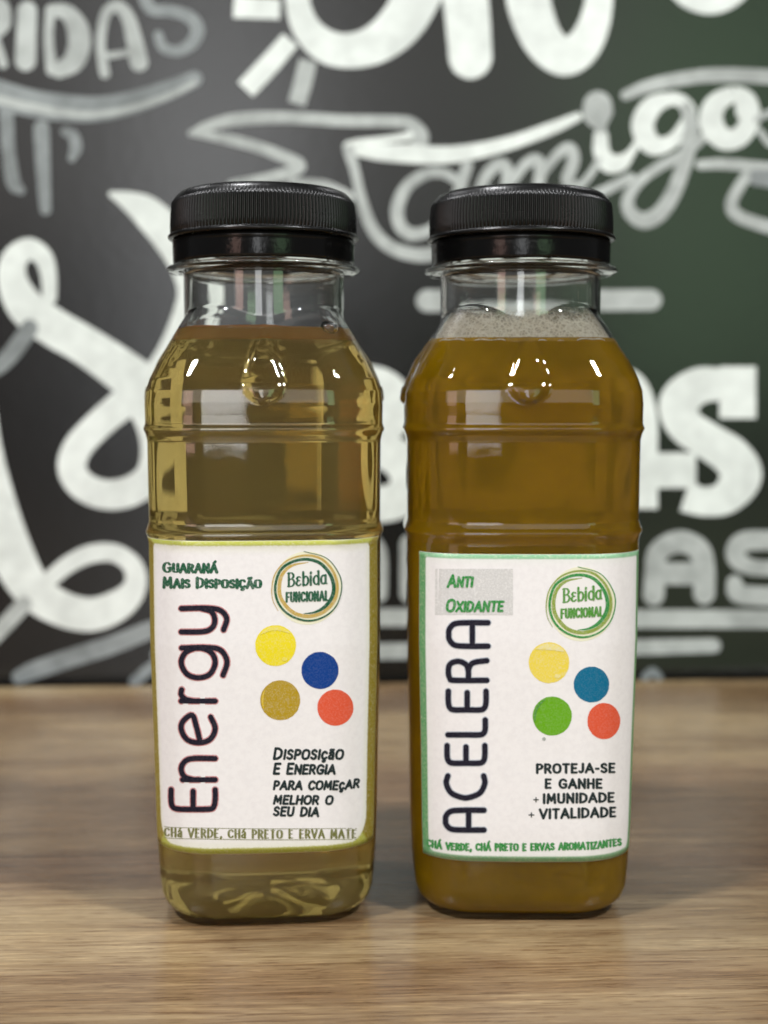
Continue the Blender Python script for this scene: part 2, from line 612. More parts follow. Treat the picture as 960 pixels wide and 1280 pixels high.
LOW = {
    'n': (.62, [(L, [(.04, 0), (.04, .74)]), (S, [(.04, .5), (.12, .7), (.32, .77), (.5, .69), (.58, .5), (.58, 0)])]),
    'e': (.66, [(S, [(.05, .34), (.35, .42), (.62, .52), (.5, .72), (.32, .77), (.1, .64), (.03, .38), (.1, .12), (.33, .0), (.58, .1)])]),
    'r': (.38, [(L, [(.04, 0), (.04, .77)]), (S, [(.04, .5), (.1, .68), (.22, .77), (.36, .76)])]),
    'g': (.66, [(S, [(.6, .38), (.52, .1), (.32, 0), (.1, .12), (.03, .38), (.1, .64), (.32, .77), (.52, .66), (.6, .38)]),
                (S, [(.6, .76), (.61, .2), (.56, -.12), (.34, -.27), (.08, -.18)])]),
    'y': (.6, [(S, [(.03, .76), (.04, .25), (.14, .05), (.32, 0), (.5, .08), (.57, .3)]),
               (S, [(.57, .76), (.58, .2), (.53, -.12), (.34, -.27), (.08, -.2)])]),
    'E': (.58, [(S, [(.56, 1), (.3, 1), (.12, .97), (.05, .85), (.04, .5), (.05, .12), (.12, .03), (.3, 0), (.56, 0)]),
                (L, [(.05, .5), (.52, .5)])]),
}
RND = {
    'A': (.7, [(S, [(.03, 0), (.03, .55), (.06, .85), (.2, .98), (.35, 1), (.5, .98), (.64, .85), (.67, .55), (.67, 0)]),
               (L, [(.05, .4), (.65, .4)])]),
    'C': (.66, [(S, [(.62, .96), (.42, 1), (.16, .88), (.03, .6), (.03, .4), (.16, .12), (.42, 0), (.62, .03)])]),
    'E': (.58, [(S, [(.56, .99), (.26, .99), (.1, .95), (.04, .84), (.04, .5), (.04, .16), (.1, .05), (.26, .01), (.56, .01)]),
                (L, [(.05, .5), (.52, .5)])]),
    'L': (.54, [(S, [(.04, 1), (.04, .5), (.04, .16), (.1, .05), (.24, .01), (.52, .01)])]),
    'R': (.66, [(S, [(.04, 0), (.04, .84), (.1, .96), (.3, 1), (.52, .95), (.6, .74), (.5, .54), (.3, .48), (.06, .48)]),
                (S, [(.34, .48), (.5, .42), (.58, .28), (.62, 0)])]),
}
SER = {
    'B': (.7, [(L, [(.12, 0), (.12, 1)]), (S, [(0, 1), (.4, 1), (.58, .78), (.42, .56), (.12, .54)]),
               (S, [(.12, .54), (.46, .52), (.66, .28), (.46, .02), (0, 0)])]),
    'e': (.48, [(S, [(.42, .62), (.22, .68), (.08, .54), (.22, .38), (.34, .38)]), (S, [(.3, .38), (.12, .34), (.03, .16), (.2, 0), (.44, .1)])]),
    'b': (.56, [(L, [(.06, 1), (.08, 0)]), (S, [(.08, .5), (.3, .68), (.52, .5), (.52, .18), (.3, 0), (.08, .12)])]),
    'i': (.22, [(L, [(.1, 0), (.1, .66)]), (L, [(.0, .66), (.1, .66)]), (L, [(.1, .86), (.11, .94)])]),
    'd': (.58, [(L, [(.48, 1), (.5, 0)]), (L, [(.38, 1), (.48, 1)]), (S, [(.48, .5), (.28, .68), (.05, .5), (.05, .18), (.26, 0), (.48, .12)])]),
    'a': (.58, [(S, [(.46, .5), (.28, .68), (.05, .5), (.05, .18), (.24, 0), (.44, .14)]), (S, [(.46, .66), (.46, .14), (.5, .02), (.6, .03)])]),
}


class Pieces:
    """collects flat strokes; every stroke gets its own tiny height so no faces coincide"""
    def __init__(s):
        s.V, s.F, s.lay = [], [], []
        s.k = 0

    def add(s, V, F):
        b = len(s.V)
        s.V += [tuple(v) for v in V]
        n = len(V)
        s.lay += [s.k % 12 + 0.8 * i / n for i in range(n)]
        s.F += [tuple(b + i for i in f) for f in F]
        s.k += 1

    def stroke(s, path, cap='round', pen=None):
        V, F = ribbon(path, cap, pen=pen)
        s.add(V, F)

    def disc(s, c, rx, ry, rings=5, n=40, inner=0.0, jag=0.0):
        V, F = [], []
        for r in range(rings + 1):
            q = inner + (1 - inner) * r / rings
            for i in range(n):
                a = 2 * math.pi * i / n
                e = 1 + (jag * random.uniform(-1, 1) if r == rings else 0)
                V.append((c[0] + rx * q * e * math.cos(a), c[1] + ry * q * e * math.sin(a)))
        for r in range(rings):
            for i in range(n):
                j = (i + 1) % n
                F.append((r * n + i, r * n + j, (r + 1) * n + j, (r + 1) * n + i))
        if inner <= 0:
            F = F[n:]
            V[:n] = [tuple(c)] * n
            b = n
            for i in range(n):
                F.append((0, b + (i + 1) % n, b + i))
        s.add(V, F)

    def crescent(s, c, rx, ry, a0, a1, wmax, n=36):
        V, F = [], []
        for i in range(n + 1):
            t = i / n
            a = a0 + (a1 - a0) * t
            w = wmax * math.sin(math.pi * t) ** 0.6 + 0.1
            for q in (0, .5, 1):
                V.append((c[0] + (rx - w * q) * math.cos(a), c[1] + (ry - w * q) * math.sin(a)))
        for i in range(n):
            b = 3 * i
            F += [(b, b + 1, b + 4, b + 3), (b + 1, b + 2, b + 5, b + 4)]
        s.add(V, F)


def glyph_strokes(P, glyph, o, ex, ey, w, pen=None, cap='round', serif=0.0, shear=0.0):
    """o origin px; ex px vector of one unit right; ey px vector of one unit up"""
    o, ex, ey = (np.array(q, float) for q in (o, ex, ey))
    f = lambda p: o + ex * (p[0] + shear * p[1]) + ey * p[1]
    for kind, pts in glyph[1]:
        q = [tuple(f(p)) + (w,) for p in pts]
        closed = kind == S and pts[0] == pts[-1]
        path = catmull(q, 6, closed) if kind == S else line_pts(q, w, 4)
        P.stroke(path, cap if not closed else 'butt', pen)
        if serif > 0 and kind == L:
            for p in (pts[0], pts[-1]):
                if p[1] in (0, 1) and abs(pts[0][0] - pts[-1][0]) < 0.45 and abs(pts[0][1] - pts[-1][1]) > .3:
                    a, b = f((p[0] - serif, p[1])), f((p[0] + serif, p[1]))
                    P.stroke(line_pts([tuple(a), tuple(b)], w * 0.4, 2), 'butt')


def text_line(P, text, x0, x1, base, h, small=1.0, w=2.0, pen=None, cap='round', shear=0.0,
              serif=0.0, gap=0.18, table=None, smallset=None, uw=1.0):
    """base: list of (x, y) of the baseline; first letters of words full height, the rest h*small"""
    table = table or CAPS
    items = []
    adv = 0
    first = True
    for ch in text:
        gl = table[ch]
        sc = 1.0
        if smallset is not None:
            sc = small if ch in smallset else 1.0
        elif ch.isalpha():
            sc = 1.0 if first else small
            first = False
        if ch == ' ':
            first = True
        if smallset is None and small < 1 and not ch.isalpha():
            sc = small
        items.append((gl, adv, sc))
        adv += (gl[0] * uw + gap) * sc
    adv -= gap * items[-1][2]
    k = (x1 - x0) / adv
    bx = [b[0] for b in base]
    by = [b[1] for b in base]
    for gl, a, sc in items:
        px = x0 + a * k
        py = float(np.interp(px, bx, by))
        py2 = float(np.interp(px + 8, bx, by))
        sl = (py2 - py) / 8
        glyph_strokes(P, gl, (px, py), (k * sc * uw, k * sc * uw * sl), (0, -h * sc), w * (0.6 + 0.4 * sc), pen, cap, serif, shear)


def vert_letter(P, gl, base_x, cap_w, y_bot, y_top, w):
    """one letter of a word running upwards: letter right = picture up, letter up = picture left"""
    k = (y_bot - y_top) / gl[0]
    glyph_strokes(P, gl, (base_x, y_bot), (0, -k), (-cap_w, 0), w)


# ------------------------------------------------------------------ table and chalkboard
pl, pr = on_table(0, 857), on_table(960, 847.5)
ex = (pr - pl).normalized()
yaw = math.atan2(ex.y, ex.x)
mid = (pl + pr) / 2
wood_bands = []
for py, c in [(848, (188, 160, 122)), (858, (176, 146, 110)), (868, (150, 118, 86)), (884, (134, 104, 76)),
              (897, (170, 140, 104)), (915, (176, 148, 112)), (938, (160, 130, 96)), (970, (150, 118, 88)),
              (1000, (140, 108, 80)), (1035, (148, 117, 88)), (1060, (132, 100, 76)), (1100, (146, 116, 88)),
              (1118, (178, 149, 114)), (1150, (174, 145, 110)), (1190, (182, 152, 116)), (1215, (160, 128, 96)),
              (1235, (172, 142, 108)), (1262, (150, 120, 90)), (1290, (176, 146, 112))]:
    p = on_table(480, py)
    dd = (mid - p).dot(Vector((-math.sin(yaw), math.cos(yaw), 0)))
    wood_bands.append((max(dd, 0) + 0.004, tuple(x * f for x, f in zip(srgb(*c), (0.60, 0.645, 0.63)))))
WOOD = mat_wood(wood_bands)

TW, TD, TT = 0.95, 0.85, 0.026
prof = []                                  # y, z profile of the board with rounded front and back edge
rr = 0.003
for i in range(7):
    a = math.pi / 2 * i / 6
    prof.append((-rr + rr * math.sin(a), -rr + rr * math.cos(a)))
prof += [(0, -TT), (-TD, -TT), (-TD, -rr)]
for i in range(1, 7):
    a = math.pi / 2 * i / 6
    prof.append((-TD + rr - rr * math.cos(a), -rr + rr * math.sin(a)))
n = len(prof)
V = [(-TW, y, z) for y, z in prof] + [(TW, y, z) for y, z in prof]
F = [(i, (i + 1) % n, n + (i + 1) % n, n + i) for i in range(n)] + [tuple(range(n))[::-1], tuple(range(n, 2 * n))]
table = mesh_obj("wooden_table", V, F, WOOD, smooth=False)
table.location = (mid.x, mid.y, 0)
table.rotation_euler = (0, 0, yaw)
table["label"] = "brown wood grain table top that both juice bottles stand on"
table["category"] = "table"

WOFF = 0.008                                # the board stands just behind the table's back edge
wn = Vector((math.sin(yaw), -math.cos(yaw), 0))   # towards the room
wp = mid - wn * WOFF
board = mesh_obj("chalkboard", [(-0.95, 0, -0.25), (0.95, 0, -0.25), (0.95, 0, 1.0), (-0.95, 0, 1.0),
                                (-0.95, 0.02, -0.25), (0.95, 0.02, -0.25), (0.95, 0.02, 1.0), (-0.95, 0.02, 1.0)],
                 [(0, 1, 2, 3), (5, 4, 7, 6), (4, 0, 3, 7), (1, 5, 6, 2), (3, 2, 6, 7), (4, 5, 1, 0)], mat_board())
board.location = wp
board.rotation_euler = (0, 0, yaw)
board["label"] = "black chalkboard wall with white hand lettering behind the table"
board["category"] = "chalkboard"

CHALK = {'b': mat_chalk("bright_white_paint", (0.74, 0.80, 0.76), 0.80),
         'm': mat_chalk("thin_white_paint", (0.47, 0.51, 0.49), 0.65),
         'f': mat_chalk("faint_chalk_wash", (0.27, 0.30, 0.30), 0.6)}
_cs, _sn = math.cos(-yaw), math.sin(-yaw)


def chalk(name, mat, strokes, label=None, cap='round'):
    P = Pieces()
    P.k = chalk.k
    for st in strokes:
        closed = len(st) > 4 and st[0][:2] == st[-1][:2]
        P.stroke(catmull(st, 7, closed), 'butt' if closed else cap)
    chalk.k = (chalk.k + 1) % 12
    V = []
    for (x, y), l in zip(P.V, P.lay):
        d = cam_ray(x, y)
        o = Vector((0, 0, CAM_H))
        t = (wp - o).dot(wn) / d.dot(wn)
        q = o + d * t + wn * (0.00012 + 0.000012 * l) - wp
        V.append((q.x * _cs - q.y * _sn, q.x * _sn + q.y * _cs, q.z))
    ob = mesh_obj(name, V, P.F, CHALK[mat], board)
    if label:
        ob["label"] = label
    return ob


chalk.k = 0
# word at the upper left
chalk("chalk_letter", 'm', [[(-14, 2, 14), (2, 8, 18), (4, 30, 18), (-10, 46, 14)], [(-6, 50, 12), (4, 80, 12)]], "chalk letter R cut by the left edge")
chalk("chalk_letter", 'm', [[(34, 14, 25), (33, 45, 25), (32, 76, 26)]], "chalk letter I")
chalk("chalk_letter", 'm', [[(63, 12, 12), (61, 50, 12), (65, 88, 14)], [(66, 13, 16), (84, 16, 20), (97, 35, 27), (99, 58, 28), (91, 78, 26), (74, 88, 20)]], "chalk letter D")
chalk("chalk_letter", 'm', [[(131, 92, 13), (126, 55, 12), (132, 18, 13), (147, 8, 15), (160, 22, 17), (168, 50, 20), (174, 78, 23)], [(134, 70, 8), (160, 66, 8)]], "chalk letter A above the curved underline")
chalk("chalk_letter", 'f', [[(180, -4, 16), (190, 12, 15), (214, 14, 15), (236, 21, 16), (247, 36, 17), (240, 54, 16), (222, 64, 14), (204, 59, 13), (198, 44, 12)]], "faint chalk letter S")
chalk("chalk_underline", 'f', [[(-20, 112, 36), (30, 127, 34), (80, 135, 34), (125, 136, 31), (170, 127, 28), (215, 111, 24), (243, 99, 20)]])
chalk("chalk_underline", 'm', [[(-20, 119, 9), (30, 132, 10), (80, 141, 9), (125, 143, 8), (170, 134, 8), (215, 118, 7), (243, 104, 6)]])
chalk("chalk_stroke", 'f', [[(8, 142, 18), (11, 190, 17), (17, 228, 18), (26, 238, 12)]])
chalk("chalk_stroke", 'f', [[(52, 160, 20), (54, 210, 18), (57, 262, 14)]])
chalk("chalk_stroke", 'f', [[(82, 165, 12), (92, 170, 14), (95, 185, 15), (90, 198, 10)]])
# big lettering along the top
chalk("chalk_ray", 'b', [[(292, 9, 27), (350, 12, 25)]], cap='butt')
chalk("chalk_ray", 'b', [[(363, 50, 24), (337, 80, 26), (307, 112, 26)]], cap='butt')
chalk("chalk_ray", 'm', [[(385, 76, 22), (379, 102, 23), (371, 130, 22)]], cap='butt')
chalk("chalk_letter", 'b', [[(372, -25, 30), (373, 8, 31), (385, 38, 36), (410, 59, 42), (442, 63, 44), (475, 52, 50), (505, 24, 56), (532, -25, 58)]], "large round painted letter O")
chalk("chalk_letter", 'b', [[(580, -25, 58), (585, 30, 56), (588, 72, 54)], [(656, -25, 56), (664, 15, 54), (680, 52, 50), (705, 71, 48), (728, 58, 44), (744, 25, 38), (752, -25, 32)]], "large painted letter N with round strokes")
chalk("chalk_letter", 'b', [[(842, -20, 26), (862, -3, 28), (888, 3, 30), (912, -4, 28), (932, -22, 26)]], "bottom curve of a large painted letter")
# ribbon banner
chalk("chalk_ribbon", 'm', [[(238, 167, 7), (262, 157, 13), (300, 149, 16), (360, 147, 15), (430, 151, 15), (498, 152, 15), (516, 157, 17), (527, 170, 18), (522, 184, 20)],
                            [(240, 167, 7), (280, 173, 13), (320, 183, 14), (355, 196, 15), (374, 206, 16), (366, 214, 16), (335, 223, 14), (290, 231, 12)],
                            [(365, 228, 10), (405, 232, 13), (436, 246, 14)]], "left tail of the chalk ribbon")
chalk("chalk_ribbon", 'b', [[(437, 184, 16), (470, 190, 20), (510, 192, 24), (550, 194, 22), (590, 190, 20), (640, 178, 17), (690, 160, 15), (722, 146, 11)],
                            [(445, 179, 10), (480, 175, 9), (512, 170, 10)]], "top edge of the chalk ribbon")
chalk("chalk_ribbon", 'm', [[(436, 188, 14), (444, 215, 12), (452, 250, 13), (465, 285, 15), (485, 307, 16), (515, 318, 17), (545, 317, 18), (590, 306, 16), (660, 278, 14), (745, 243, 13), (768, 232, 13), (788, 222, 12)]], "lower edge of the chalk ribbon")
chalk("chalk_ribbon", 'm', [[(782, 119, 13), (810, 108, 16), (850, 99, 17), (900, 94, 18), (980, 97, 18)]], "upper right edge of the chalk ribbon")
chalk("chalk_ribbon", 'm', [[(875, 206, 12), (905, 205, 14), (940, 208, 14), (985, 212, 14)],
                            [(936, 216, 14), (923, 235, 14), (914, 255, 15), (921, 269, 16), (948, 280, 16), (985, 290, 18)]], "right tail of the chalk ribbon")
chalk("chalk_ribbon", 'f', [[(944, 222, 20), (985, 226, 26)]], "folded end of the chalk ribbon")
# script word
chalk("chalk_letter", 'm', [[(574, 228, 12), (556, 217, 13), (534, 217, 14), (510, 232, 15), (497, 258, 16), (500, 282, 16), (516, 293, 16), (540, 286, 14), (560, 262, 12)], [(584, 207, 14), (576, 232, 15), (568, 262, 15), (572, 285, 13)]], "script letter a")
chalk("chalk_letter", 'm', [[(598, 245, 13), (606, 222, 14), (622, 206, 15), (634, 212, 15), (632, 245, 14)], [(640, 228, 11), (655, 207, 13), (670, 199, 14), (676, 212, 15), (670, 245, 14)], [(680, 214, 11), (697, 193, 13), (712, 185, 14), (717, 200, 15), (709, 226, 15), (724, 232, 11), (740, 215, 9), (748, 200, 8)]], "script letter m")
chalk("chalk_letter", 'b', [[(751, 170, 18), (752, 190, 21), (761, 204, 24), (776, 203, 21), (788, 192, 11), (797, 178, 9)]], "script letter i")
chalk("chalk_letter", 'm', [[(747, 132, 36), (747, 140, 38), (748, 148, 34), (751, 160, 14)]], "round dot of the script letter i")
chalk("chalk_letter", 'b', [[(836, 124, 17), (814, 134, 26), (803, 158, 28), (815, 181, 26), (838, 178, 18), (856, 158, 17), (862, 140, 17), (852, 127, 17), (836, 124, 17)]], "round bowl of the script letter g")
chalk("chalk_letter", 'm', [[(858, 136, 16), (864, 155, 19), (862, 175, 20), (855, 205, 19), (842, 240, 19), (825, 266, 20), (805, 276, 20), (788, 266, 17), (785, 248, 15), (800, 226, 13), (825, 208, 13), (855, 192, 13), (882, 170, 11)]], "looped tail of the script letter g")
chalk("chalk_letter", 'b', [[(917, 118, 20), (894, 131, 27), (889, 154, 30), (903, 173, 28), (924, 171, 25), (937, 150, 25), (935, 126, 21), (917, 118, 20)], [(924, 124, 12), (926, 142, 13)]], "script letter o")
chalk("chalk_letter", 'm', [[(945, 150, 8), (960, 142, 9), (980, 136, 9)], [(950, 164, 8), (960, 178, 9), (975, 185, 9)]], "start of a script letter s at the right edge")
chalk("chalk_dash", 'm', [[(534, 376, 28), (640, 376, 27), (814, 375, 26)]])
# swirling capital at the left
chalk("chalk_letter", 'b', [[(62, 372, 18), (61, 345, 20), (54, 322, 24), (36, 311, 27), (18, 325, 33), (16, 352, 38), (33, 384, 46), (65, 408, 48), (105, 431, 48), (145, 458, 52), (182, 486, 56), (222, 520, 56)],
                            [(140, 243, 8), (160, 251, 24), (185, 266, 40), (212, 295, 44), (233, 330, 42), (240, 365, 36), (231, 400, 34), (215, 440, 36), (192, 480, 40)],
                            [(180, 486, 44), (150, 508, 38), (120, 534, 36), (97, 560, 36), (90, 585, 36), (103, 607, 36), (130, 618, 37), (160, 615, 38), (186, 598, 38), (196, 570, 40), (192, 535, 40), (178, 500, 44)]], "large swirling painted capital letter")
chalk("chalk_letter", 'b', [[(-34, 480, 50), (-26, 560, 56), (-8, 630, 56), (16, 695, 54), (42, 738, 48), (78, 761, 44), (115, 768, 42), (148, 756, 38), (168, 735, 29), (167, 709, 25), (145, 692, 23), (115, 692, 23), (86, 705, 22), (60, 726, 20)]], "lower loop of the swirling capital letter")
chalk("chalk_stroke", 'f', [[(37, 410, 22), (20, 435, 22), (2, 455, 20), (-14, 465, 18)]])
chalk("chalk_stroke", 'm', [[(30, 755, 20), (12, 775, 20), (-14, 803, 18)]])
chalk("chalk_stroke", 'f', [[(24, 846, 18), (45, 837, 22), (90, 822, 23), (140, 806, 23), (190, 786, 22), (240, 765, 20), (330, 720, 18)]])
chalk("chalk_stroke", 'f', [[(168, 852, 14), (200, 826, 14), (240, 800, 12)]])
# slab lettering behind the bottles
chalk("chalk_letter", 'b', [[(400, 470, 50), (400, 640, 50)], [(380, 478, 48), (440, 478, 48), (482, 490, 52), (494, 520, 40), (470, 552, 40)],
                            [(440, 556, 44), (490, 568, 46), (512, 598, 48), (490, 628, 46), (400, 632, 44)]], "slab letter B between the bottles")
chalk("chalk_letter", 'b', [[(590, 478, 46), (590, 632, 46)], [(590, 478, 44), (650, 488, 46), (672, 555, 48), (650, 622, 46), (590, 632, 44)]], "slab letter seen through the right bottle", 'butt')
chalk("chalk_letter", 'b', [[(728, 634, 42), (735, 540, 44), (752, 486, 44), (785, 484, 44), (799, 520, 44), (800, 570, 44), (800, 636, 44)], [(735, 570, 36), (800, 570, 36)]], "slab letter A half behind the right bottle", 'butt')
chalk("chalk_letter", 'b', [[(903, 480, 40), (872, 483, 46), (849, 503, 50), (856, 531, 46), (886, 552, 46), (914, 571, 50), (926, 595, 52), (908, 621, 42), (880, 627, 36), (856, 620, 40)],
                            [(922, 458, 46), (922, 523, 46)], [(846, 566, 48), (846, 610, 48)]], "large slab letter S right of the bottles", 'butt')
chalk("chalk_letter", 'm', [[(817, 744, 26), (819, 715, 26), (823, 690, 26), (848, 677, 28), (873, 687, 28), (880, 712, 27), (880, 742, 27)], [(822, 717, 28), (878, 717, 28)]], "rounded chalk letter A")
chalk("chalk_letter", 'm', [[(985, 676, 24), (930, 677, 25), (920, 696, 24), (940, 709, 20), (985, 710, 18)], [(918, 729, 20), (926, 743, 24), (985, 746, 24)]], "rounded chalk letter S at the right edge")
chalk("chalk_letter", 'm', [[(430, 742, 24), (432, 690, 24), (455, 677, 24), (472, 690, 22), (473, 742, 22)], [(432, 716, 22), (472, 716, 22)]], "rounded chalk letter between the bottles")
chalk("chalk_letter", 'm', [[(512, 742, 24), (512, 680, 24)], [(560, 742, 24), (512, 680, 24)], [(560, 742, 24), (560, 680, 24)]], "rounded chalk letter N behind the right bottle")
chalk("chalk_rule", 'm', [[(200, 770, 22), (700, 773, 23), (985, 774, 23)]], cap='butt')
chalk("chalk_rule", 'm', [[(200, 818, 20), (700, 811, 20), (892, 807, 18)]])
chalk("chalk_stroke", 'f', [[(806, 846, 10), (815, 839, 10), (824, 846, 9)]])

# ------------------------------------------------------------------ bottle shape (millimetres)
WT = [(0, 16.6), (0.4, 18.2), (1.0, 19.3), (2.2, 20.4), (4.0, 21.1), (7, 21.5), (15.6, 21.9), (50, 22.6), (69.5, 22.6), (70.6, 22.85),
      (71.5, 23.2), (72.4, 22.85), (73.5, 22.55), (80, 22.6), (89.3, 22.65), (90.5, 22.9), (91.6, 23.35), (92.7, 23.0), (94.0, 23.0), (96.5, 23.05),
      (99, 22.85), (101.5, 22.15), (105, 20.6), (108, 18.85), (112.3, 16.45), (115.6, 14.4), (118, 13), (123, 10)]
ZT, WW = [a for a, b in WT], [b for a, b in WT]
NECK_R = 16.1
CORNER = [(0, 9.0), (7, 11.2), (20, 11.6), (95, 11.6), (105, 11.4), (112, 10.8), (118, 9.5), (123, 8)]


def section(theta, z):
    w = float(np.interp(z, ZT, WW))
    rc = float(np.interp(z, [a for a, b in CORNER], [b for a, b in CORNER]))
    c, s = np.abs(np.cos(theta)), np.abs(np.sin(theta))
    a, b = np.maximum(c, s), np.minimum(c, s)
    t = w / a
    cc = w - rc
    dd = cc * (a + b)
    disc = np.maximum(dd * dd - 2 * cc * cc + rc * rc, 0)
    r = np.where(t * b <= cc, t, dd + np.sqrt(disc))
    r = r + 0.45 * np.clip(1 - (b / a) ** 2 * 2.6, 0, 1) ** 1.0 * (1 if 8 < z < 100 else 0.4)
    # tear-drop boss on each shoulder face
    u = r * b * 1.0
    zc, zr = 101.0, 4.0
    if 96.5 < z < 111.5:
        if z < zc:
            hw = zr * math.sqrt(max(0, 1 - ((z - zc) / 4.4) ** 2))
        else:
            hw = zr * max(0, 1 - ((z - zc) / 10.2)) ** 0.8
        if hw > 0.05:
            q = np.clip(1 - (u / hw) ** 2, 0, 1)
            r = r + 0.9 * q ** 0.8 * min(1, hw / 2.4)
    if z > 100:
        k = 0.35
        h = np.clip(0.5 + 0.5 * (r - NECK_R) / k, 0, 1)
        r = NECK_R * (1 - h) + r * h + k * h * (1 - h)
    return r


NA = 288
TH = np.arange(NA) / NA * 2 * math.pi
ZS = np.concatenate([np.array([0, .15, .4, .7, 1.0, 1.5, 2.2, 3, 4, 5.5, 7]), np.arange(9, 69, 2.5),
                     np.arange(69, 74.5, 0.3), np.arange(75, 89, 1.6), np.arange(89, 94.2, 0.3),
                     np.arange(94.4, 117.5, 0.35), [118, 119, 120.5, 122, 122.6]])


LIFT = 5.6


def zmap(z):
    """profile heights to real heights (the body is a little taller than its profile table)"""
    return z + LIFT * min(1.0, max(0.0, z) / 30.0)


def ring(r, z):
    return [(rr_ * math.cos(t) / 1000, rr_ * math.sin(t) / 1000, zmap(z) / 1000) for rr_, t in zip(r, TH)]


def base_z(q, th):
    """underside: shallow dome with four feet and ribs; q = 0 centre .. 1 rim"""
    dome = 2.8 * (1 - q * q) ** 1.0 * np.ones_like(th)
    foot = 0.4 * (math.sin(math.pi * min(1, q * 1.05)) ** 2) * np.cos(4 * th)
    star = 0.0 * math.exp(-((q - 0.35) / 0.16) ** 2) * np.cos(8 * th)
    return np.maximum(dome + foot + star, 0.0) if q < 1 else np.zeros_like(th)


def loft(rows, close_start=True, close_end=True):
    V, F = [], []
    for r in rows:
        V += r
    for i in range(len(rows) - 1):
        a, b = i * NA, (i + 1) * NA
        for j in range(NA):
            k = (j + 1) % NA
            F.append((a + j, a + k, b + k, b + j))
    if close_start:
        c = len(V)
        V.append(tuple(np.mean(np.array(rows[0]), axis=0)))
        F += [(c, (j + 1) % NA, j) for j in range(NA)]
    if close_end:
        c = len(V)
        V.append(tuple(np.mean(np.array(rows[-1]), axis=0)))
        a = (len(rows) - 1) * NA
        F += [(c, a + j, a + (j + 1) % NA) for j in range(NA)]
    return V, F


def base_rows(off, dz):
    rows = []
    r0 = section(TH, 0) + off
    for q in np.linspace(0.03, 0.97, 22):
        zz = base_z(q, TH) + dz
        rows.append([(r * q * math.cos(t) / 1000, r * q * math.sin(t) / 1000, z / 1000) for r, t, z in zip(r0, TH, zz)])
    return rows


def wall_thick(z):
    return float(np.interp(z, [0, 6, 90, 110, 123], [0.35, 0.5, 0.5, 0.75, 1.0]))


def bottle_mesh():
    rows = base_rows(0, 0)
    for z in ZS:
        rows.append(ring(section(TH, z), z))
    ones = np.ones(NA)
    for r, z in [(16.3, 122.8), (18.1, 122.95), (19.0, 123.1), (19.35, 123.4), (19.4, 123.7), (19.2, 124.0), (18.6, 124.2),
                 (17.0, 124.3), (16.5, 124.6), (16.4, 131), (16.4, 136.6), (16.2, 137.0), (15.5, 137.0), (15.3, 136.6), (15.2, 130), (15.1, 123.2)]:
        rows.append(ring(ones * r, z))
    for z in ZS[::-1]:
        if z < 0.6:
            continue
        rows.append(ring(section(TH, z) - wall_thick(z), z))
    rows += [r for r in base_rows(0.25, 0.5)[::-1]]
    return loft(rows)


def liquid_mesh(level, slope=0.0):
    ov = 0.12
    rows = base_rows(0.35, 0.38)
    for z in ZS:
        if 0.6 <= z < level - 0.3:
            rows.append(ring(section(TH, z) - wall_thick(z) + ov, z))
    # a small meniscus climbs the wall
    rows.append(ring(section(TH, level + 0.35) - wall_thick(level) + ov, level + 0.30))
    rl = section(TH, level) - wall_thick(level)
    for q, dz in [(0.3, 0.12), (0.8, 0.02), (1.6, 0.0), (4, 0.0), (9, 0.0)]:
        rows.append(ring(rl - q, level + dz))
    return loft(rows)


def cap_meshes():
    ribs = 150
    na = ribs * 6
    th = np.arange(na) / na * 2 * math.pi
    ph = np.arange(na) % 6
    prof_r = np.array([0, .45, .95, 1.0, .95, .45])[ph]
    def R_(r, z, amp):
        return [((r + amp * q) * math.cos(t) / 1000, (r + amp * q) * math.sin(t) / 1000, (z + LIFT) / 1000) for q, t in zip(prof_r, th)]
    rows = []
    for r, z, a in [(18.2, 129.6, 0), (19.0, 129.65, 0), (19.2, 129.85, 0), (19.2, 130.2, 0), (19.0, 130.45, 0), (18.55, 130.6, 0), (18.4, 130.7, .32),
                    (18.35, 132, .42), (18.25, 134.5, .42), (18.15, 135.6, .42), (18.1, 136.5, .40), (18.08, 136.9, .30), (18.0, 137.2, .14), (17.9, 137.5, 0.02), (17.5, 138.1, 0),
                    (16.9, 138.7, 0), (15.9, 139.1, 0), (14.4, 139.25, 0), (11, 139.35, 0), (6, 139.4, 0), (2, 139.4, 0)]:
        rows.append(R_(r, z, a))
    def lf(rows, ce=True):
        V, F = [], []
        n = len(rows[0])
        for r in rows:
            V += r
        for i in range(len(rows) - 1):
            a, b = i * n, (i + 1) * n
            for j in range(n):
                k = (j + 1) % n
                F.append((a + j, a + k, b + k, b + j))
        if ce:
            c = len(V)
            V.append((0, 0, rows[-1][0][2]))
            a = (len(rows) - 1) * n
            F += [(c, a + j, a + (j + 1) % n) for j in range(n)]
        return V, F
    top = lf(rows)
    m = 160
    def C_(r, z):
        return [(r * math.cos(2 * math.pi * i / m) / 1000, r * math.sin(2 * math.pi * i / m) / 1000, (z + LIFT) / 1000) for i in range(m)]
    band = lf([C_(*q) for q in [(17.0, 124.75), (18.0, 124.65), (18.2, 124.8), (18.25, 125.3), (18.3, 127.9), (18.3, 128.6), (18.34, 128.7), (18.34, 128.9),
                                (18.3, 129.0), (18.25, 129.3), (18.1, 129.5), (17.0, 129.5)]], False)
    return top, band


PET = mat_pet()
CAPM = mat_cap(0.27)
BANDM = mat_cap(0.16)
MB, MBAND = cap_meshes()
BV, BF = bottle_mesh()


